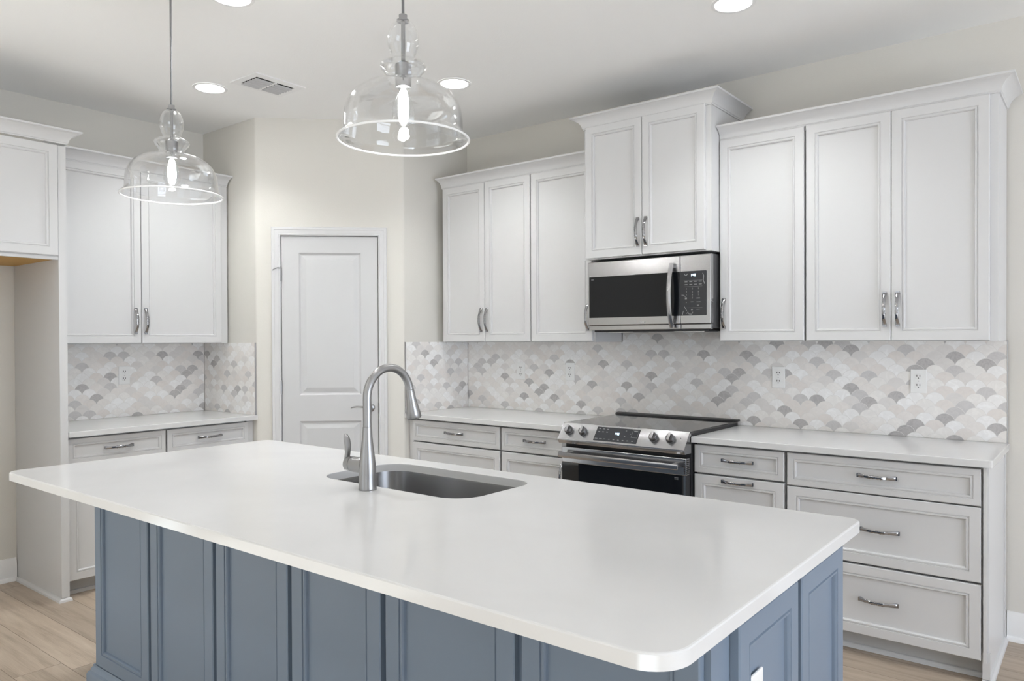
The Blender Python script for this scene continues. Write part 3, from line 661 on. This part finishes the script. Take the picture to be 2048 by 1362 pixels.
def microwave():
    t = thing('microwave', 'stainless over-the-range microwave mounted above the range', 'microwave', BACK(-1.65, .2, 1.457))
    x0, x1, xs = -2.025, -1.266, -1.440; zb, zt = 1.458, 1.857
    b = MB(BACK); b.box(x0+.004, x1-.004, VB, .402, zb+.004, zt, .003); b.build('body', M['darkgrey'], t)
    b = MB(BACK); b.box(x0+.02, x1-.03, .05, .398, zb-.010, zb+.0035); b.build('bottom_grille', M['black'], t)
    for a, c in ((x0+.09, x0+.27), (xs-.06, x1-.06)):
        b = MB(BACK); b.box(a, c, .20, .385, zb-.014, zb-.0105); b.build('lamp_cover', M['steel'], t)
    d = MB(BACK).box(x0, xs-.001, .403, .440, zb+.028, zt-.004, .004).box(x0+.002, xs-.001, .403, .430, zb, zb+.0275, .003).build('door', M['steel'], t)
    b = MB(BACK); b.box(x0+.011, xs-.0015, .4402, .4415, 1.530, 1.766, .0004, 1); b.build('window', M['glassblack'], d)
    # bowed bar handle
    pts, rad = [], []
    for i in range(21):
        q = -1+2*i/20; pts.append((-1.482, .4415+.012+.034*(1-abs(q)**2.2), 1.640+q*.172)); rad.append((.0125, .0075))
    b = MB(BACK); b.tube(pts, rad, ref=(1, 0, 0), sq=True)
    for e in (-1, 1): b.box(-1.4935, -1.4705, .4415, .462, 1.640+e*.160-.012, 1.640+e*.160+.012, .002)
    b.build('handle', M['steel'], d, smooth=35)
    cp = MB(BACK).box(xs+.001, x1, .403, .440, zb+.028, zt-.004, .004).box(xs+.001, x1-.002, .403, .430, zb, zb+.0275, .003).build('control_panel', M['steel'], t)
    b = MB(BACK); lp = rrect(xs+.0015, -1.288, 1.530, 1.766, [.006, .001, .001, .006], 4)
    b.loft([[(u, .4402, w) for u, w in lp], [(u, .4415, w) for u, w in lp]]); b.build('touch_panel', M['panelglass'], cp)
    b = MB(BACK); digits(b, '1:48', -1.379, .4416, 1.738, .013); b.build('clock_display', M['digit'], cp)
    b = MB(BACK)
    v = .4416
    for r_, z in enumerate((1.708, 1.693)):
        for c in range(4): b.box(-1.412+c*.027, -1.412+c*.027+.016, v, v+.0004, z, z+.004)
    b.box(-1.417, -1.312, v, v+.0003, 1.7155, 1.7165); b.box(-1.417, -1.312, v, v+.0003, 1.6835, 1.6845)
    for i, ch in enumerate('123456789'):
        digits(b, ch, -1.404+(i % 3)*.034, v, 1.668-(i//3)*.016, .0085)
    digits(b, '0', -1.370, v, 1.620, .0085)
    b.box(-1.411, -1.399, v, v+.0004, 1.617, 1.627); b.box(-1.345, -1.325, v, v+.0004, 1.619, 1.624); b.box(-1.345, -1.322, v, v+.0004, 1.600, 1.603)
    b.box(-1.378, -1.363, v, v+.0004, 1.601, 1.604); b.box(-1.404, -1.401, v, v+.0004, 1.597, 1.602); b.box(-1.342, -1.330, v, v+.0004, 1.582, 1.586)
    b.box(-1.404, -1.312, v, v+.0003, 1.5715, 1.5722); b.box(-1.376, -1.366, v, v+.0004, 1.558, 1.564); b.box(-1.346, -1.326, v, v+.0004, 1.560, 1.563)
    b.build('lettering', M['label'], cp)
    # creases of the protective film
    for P in ([(-1.43, 1.640), (-1.418, 1.639), (-1.408, 1.630)], [(-1.413, 1.578), (-1.407, 1.566), (-1.400, 1.555)], [(-1.400, 1.540), (-1.394, 1.550), (-1.388, 1.538), (-1.372, 1.537), (-1.365, 1.549)],
              [(-1.310, 1.752), (-1.303, 1.738), (-1.306, 1.715), (-1.299, 1.695)], [(-1.414, 1.752), (-1.405, 1.742), (-1.395, 1.752)], [(-1.425, 1.535), (-1.420, 1.555)]):
        b = MB(BACK); b.tube([(u, v+.0003, w) for u, w in P], [(.0011, .0003)]*len(P), 6, ref=(0, 0, 1)); b.build('film_crease', M['film'], cp)
    b = MB(BACK)
    for i in range(5): b.box(-1.999+i*.0034, -1.999+i*.0034+.0022, v, v+.0003, 1.748, 1.753)
    b.build('sticker_print', M['label'], d)
    b = MB(BACK)
    b.box(-1.689, -1.686, .4402, .4406, 1.496, 1.504)
    for i in range(3): b.box(-1.680+i*.011, -1.680+i*.011+.008, .4402, .4406, 1.496, 1.5035)
    b.build('badge', M['grout'], d)
    b = MB(BACK); b.box(x1-.001, x1+.004, .30, .312, 1.640, 1.652); b.build('door_stop', M['black'], t)
microwave()

# ------------------------------------------------------------------ range
def kitchen_range():
    t = thing('range', 'stainless slide-in electric range with black glass cooktop', 'range', BACK(-1.665, .3, 0))
    x0, x1 = -2.045, -1.285
    b = MB(BACK); b.box(x0, x1, .03, .640, .06, .928); b.box(x0+.03, x1-.03, .06, .60, 0, .06); b.build('body', M['black'], t)
    b = MB(BACK); b.box(x0-.002, x1+.002, .032, .655, .9285, .938, .002); b.build('cooktop', M['cooktop'], t)
    b = MB(BACK); b.loft([[(u, .030, .9385), (u, .078, .9385), (u, .074, .945), (u, .050, .950), (u, .034, .950)] for u in (x0-.012, x1+.014)]); b.build('rear_trim', M['black'], t, smooth=20)
    # slanted control panel
    prof = [(.641, .9345), (.657, .9375), (.7235, .853), (.7235, .848), (.710, .829), (.641, .829)]
    b = MB(BACK); b.loft([[(u, v, w) for v, w in prof] for u in (x0-.001, x1+.001)]); cp = b.build('control_panel', M['steel'], t)
    sv = Vector((0, -(.657-.7235), 0)); up_ = Vector((0, .0665, .0845)).normalized(); nrm = Vector((0, -.0845, .0665)).normalized()
    SL = Fr(BACK(0, .7235, .853), (1, 0, 0), nrm, up_); H = math.hypot(.0665, .0845)
    b = MB(SL); b.box(-1.818, -1.556, .0003, .0012, H*.10, H*.90); dg = b.build('display_glass', M['panelglass'], cp)
    b = MB(SL); digits(b, '1:48', -1.702, .0014, H*.50, .013); b.build('clock_display', M['digit'], dg)
    b = MB(SL)
    for i in range(3):
        for j in range(2): b.box(-1.805+i*.025, -1.805+i*.025+.011, .0013, .0017, H*(.77-.17*j), H*(.77-.17*j)+.004)
    for i in range(9): b.box(-1.812+i*.028, -1.812+i*.028+(.018 if i < 2 else .010), .0013, .0017, H*.20, H*.20+.003)
    for q in ((-1.640, .76), (-1.640, .45), (-1.610, .60)): b.box(q[0], q[0]+.007, .0013, .0017, H*q[1], H*q[1]+.003)
    b.box(-1.590, -1.568, .0013, .0017, H*.76, H*.76+.006)
    for q in ((-1.598, -1.597, .42, .86), (-1.563, -1.562, .42, .86), (-1.598, -1.562, .42, .43), (-1.598, -1.562, .85, .86)): b.box(q[0], q[1], .0013, .0016, H*q[2], H*q[3])
    b.build('lettering', M['label'], dg)
    b = MB(SL); b.lathe([(.0025, .0002), (.0025, .0010)], (-1.322, 0, H*.62), 10, False, True, axis='v'); b.build('indicator', M['black'], cp)
    for ku in (-1.990, -1.897, -1.467, -1.372):
        b = MB(SL); b.lathe([(.0250, .0003), (.0250, .004), (.0235, .005), (.0225, .020), (.0205, .023), (.0, .023)], (ku, 0, H*.52), 28, True, False, axis='v'); k = b.build('knob', M['knobside'], cp, smooth=40)
        b = MB(SL); b.box(ku-.0075, ku+.0075, .0232, .034, H*.52-.021, H*.52+.021, .002); b.build('grip', M['steel'], k)
    # oven door
    d = MB(BACK).box(x0+.004, x1-.004, .642, .690, .720, .806, .003).build('oven_door', M['steel'], t)
    b = MB(BACK); b.box(x0+.004, x1-.004, .642, .688, .270, .7195); b.build('door_core', M['black'], d)
    b = MB(BACK); b.box(x0+.006, x1-.028, .6882, .690, .285, .7190); b.build('window', M['glassblack'], d)
    b = MB(BACK); b.box(x1-.018, x1-.006, .6882, .6900, .275, .7190); b.build('edge_strip', M['steel'], d)
    b = MB(BACK)
    for i in range(8): b.box(x1-.0042, x1-.0032, .650, .685, .726+i*.0095, .726+i*.0095+.005)
    for i in range(8): b.box(x1-.016, x1-.009, .6898, .6906, .728+i*.0095, .728+i*.0095+.005)
    b.build('vent_slots', M['black'], d)
    b = MB(BACK); b.box(x0+.012, x1-.026, .728, .744, .752, .784, .006)
    for u in (x0+.05, x1-.07): b.box(u, u+.02, .690, .7285, .756, .780)
    b.build('handle', M['steel'], d, smooth=35)
    b = MB(BACK)
    for j in range(2):
        for i in range(4): b.box(-1.352+i*.0055, -1.352+i*.0055+.004, .6901, .6905, .704-j*.007, .708-j*.007)
    b.build('sticker_print', M['label'], d)
    b = MB(BACK); b.box(x0+.004, x1-.004, .642, .690, .075, .262, .004); b.build('drawer', M['steel'], t)
kitchen_range()

# ------------------------------------------------------------------ ceiling fixtures
def pendant(px, py, label):
    t = thing('pendant_lamp', label, 'lamp', (px, py, 2.02), 'glass pendant lamps over the island')
    prof = [(.012, 2.384), (.022, 2.382), (.034, 2.370), (.044, 2.350), (.0486, 2.328), (.0465, 2.306), (.040, 2.286), (.0345, 2.272), (.036, 2.266), (.052, 2.260), (.066, 2.252), (.0705, 2.244), (.067, 2.235), (.057, 2.224),
            (.0505, 2.212), (.0500, 2.203), (.062, 2.196), (.095, 2.188), (.125, 2.176), (.150, 2.158), (.167, 2.136), (.177, 2.110), (.1815, 2.080), (.1825, 2.050), (.1850, 2.040), (.192, 2.032), (.199, 2.026), (.2005, 2.021)]
    inner = [(max(r-.003, .008), z-.0015) for r, z in reversed(prof)]
    b = MB(); b.lathe(prof + [(.199, 2.0185)] + inner, (px, py, 0), 72); b.build('glass_shade', M['glass'], t, smooth=60)
    b = MB(); b.lathe([(.0045, 2.404), (.013, 2.402), (.013, 2.388), (.020, 2.386), (.020, 2.382)], (px, py, 0), 20, True, True); b.build('cap', M['chrome'], t, smooth=40)
    b = MB(); b.lathe([(.0065, 2.381), (.0065, 2.262), (.014, 2.258), (.0245, 2.250), (.0250, 2.205), (.0235, 2.180)], (px, py, 0), 24, True, True); b.build('lamp_holder', M['nickel'], t, smooth=40)
    bulbp = [(.0135, 2.1795), (.0140, 2.170), (.020, 2.152), (.030, 2.130), (.0345, 2.108), (.033, 2.088), (.024, 2.070), (.010, 2.061), (.002, 2.060)]
    b = MB(); b.lathe(bulbp, (px, py, 0), 32, True, True); bu = b.build('bulb', M['bulbglass'], t, smooth=60)
    b = MB(); b.lathe([(.006, 2.176), (.012, 2.165), (.0165, 2.140), (.0165, 2.095), (.012, 2.075), (.003, 2.068)], (px, py, 0), 20, True, True); b.build('filament', M['bulb'], bu, smooth=60)
    b = MB(); b.lathe([(.2005+.0036*math.cos(a), 2.0205+.0036*math.sin(a)) for a in [2*math.pi*k/10 for k in range(11)]], (px, py, 0), 72); b.build('rim', M['glassrim'], t, smooth=80)
    b = MB(); n = 24
    pts = [(px + .006*math.sin(math.pi*i/n)*0, py, 2.403 + (ZC-.006-2.403)*i/n) for i in range(n+1)]
    b.tube(pts, [.0042]*len(pts), 10, ref=(1, 0, 0)); b.build('cable', M['cable'], t, smooth=60)
    b = MB(); b.lathe([(.018, ZC-.0005), (.018, ZC-.003), (.012, ZC-.005), (.005, ZC-.006)], (px, py, 0), 24, True, True); b.build('canopy', M['nickel'], t, smooth=40)
    return t
p1 = pendant(-2.746, -2.56, 'clear glass pendant lamp hanging nearer the refrigerator, smaller in view')
copy_tree(p1, (-1.336, -2.56, 2.02), 'clear glass pendant lamp hanging above the faucet, larger in view')
def can(x, y, label):
    t = thing('recessed_light', label, 'light', (x, y, ZC), 'recessed ceiling lights')
    b = MB(); b.lathe([(.096, -.0003), (.096, -.003), (.092, -.005), (.080, -.0045), (.078, -.0015)], (x, y, ZC), 48); b.build('trim_ring', M['ventframe'], t, smooth=40)
    b = MB(); b.lathe([(.0785, -.0014), (.0785, -.0020), (.0, -.0020)], (x, y, ZC), 48); b.build('lens', M['can'], t)
    l = bpy.data.lights.new('downlight', 'SPOT'); l.energy = SPOT_WATTS; l.spot_size = math.radians(125); l.spot_blend = .8; l.shadow_soft_size = .07; l.color = (.98, 1, 1)
    o = bpy.data.objects.new('downlight', l); COL.objects.link(o); o.parent = t; o.location = (0, 0, -.012)
    return t
c1 = can(-3.742, -1.810, 'round recessed ceiling light beside the air vent')
for x, y, l in ((-2.586, -.971, 'round recessed ceiling light directly behind the larger pendant'), (-2.585, -2.375, 'recessed ceiling light cut by the top edge left of the larger pendant cord'),
                (-.932, -.960, 'recessed ceiling light cut by the top edge above the range-wall cabinets'), 
                (-2.585, -4.6, 'added recessed ceiling light, unseen behind the camera on the refrigerator side'), (.9, -4.6, 'added recessed ceiling light, unseen above the viewpoint'), (-.9, -6.4, 'added recessed ceiling light, unseen near the front windows')):  # last three are unseen lights, added to light the cabinet fronts
    copy_tree(c1, (x, y, ZC), l)
def vent():
    x0, x1, y0, y1 = -3.555, -3.299, -1.797, -1.468; gx0, gx1, gy0, gy1 = -3.505, -3.352, -1.757, -1.508
    t = thing('air_vent', 'rectangular white louvered air vent on the ceiling', 'vent', (-3.43, -1.63, ZC))
    z = ZC-.0003
    b = MB()
    for q in ((x0, gx0, y0, y1), (gx1, x1, y0, y1), (gx0, gx1, y0, gy0), (gx0, gx1, gy1, y1)): b.box(q[0], q[1], q[2], q[3], z-.006, z)
    b.box(gx0, gx1, -1.640, -1.625, z-.010, z-.001)
    b.build('frame', M['ventframe'], t)
    b = MB(); b.box(gx0, gx1, gy0, gy1, z-.0012, z-.0002); b.build('duct_shade_sheet', M['duct'], t)  # flat dark sheet paints the shade inside the duct
    for k in range(6):
        xb = gx0+.006+k*.0255
        for ya, yb in ((gy0+.002, -1.641), (-1.624, gy1-.002)):
            b = MB()
            sec = [(xb+.002, z-.0060), (xb, z-.0095), (xb-.004, z-.0130), (xb-.009, z-.0145), (xb-.009, z-.0135), (xb-.0035, z-.0120), (xb+.0012, z-.0088), (xb+.0032, z-.0060)]
            b.loft([[(x, y, h) for x, h in sec] for y in (ya, yb)]); b.build('louver', M['ventblade'], t)
vent()
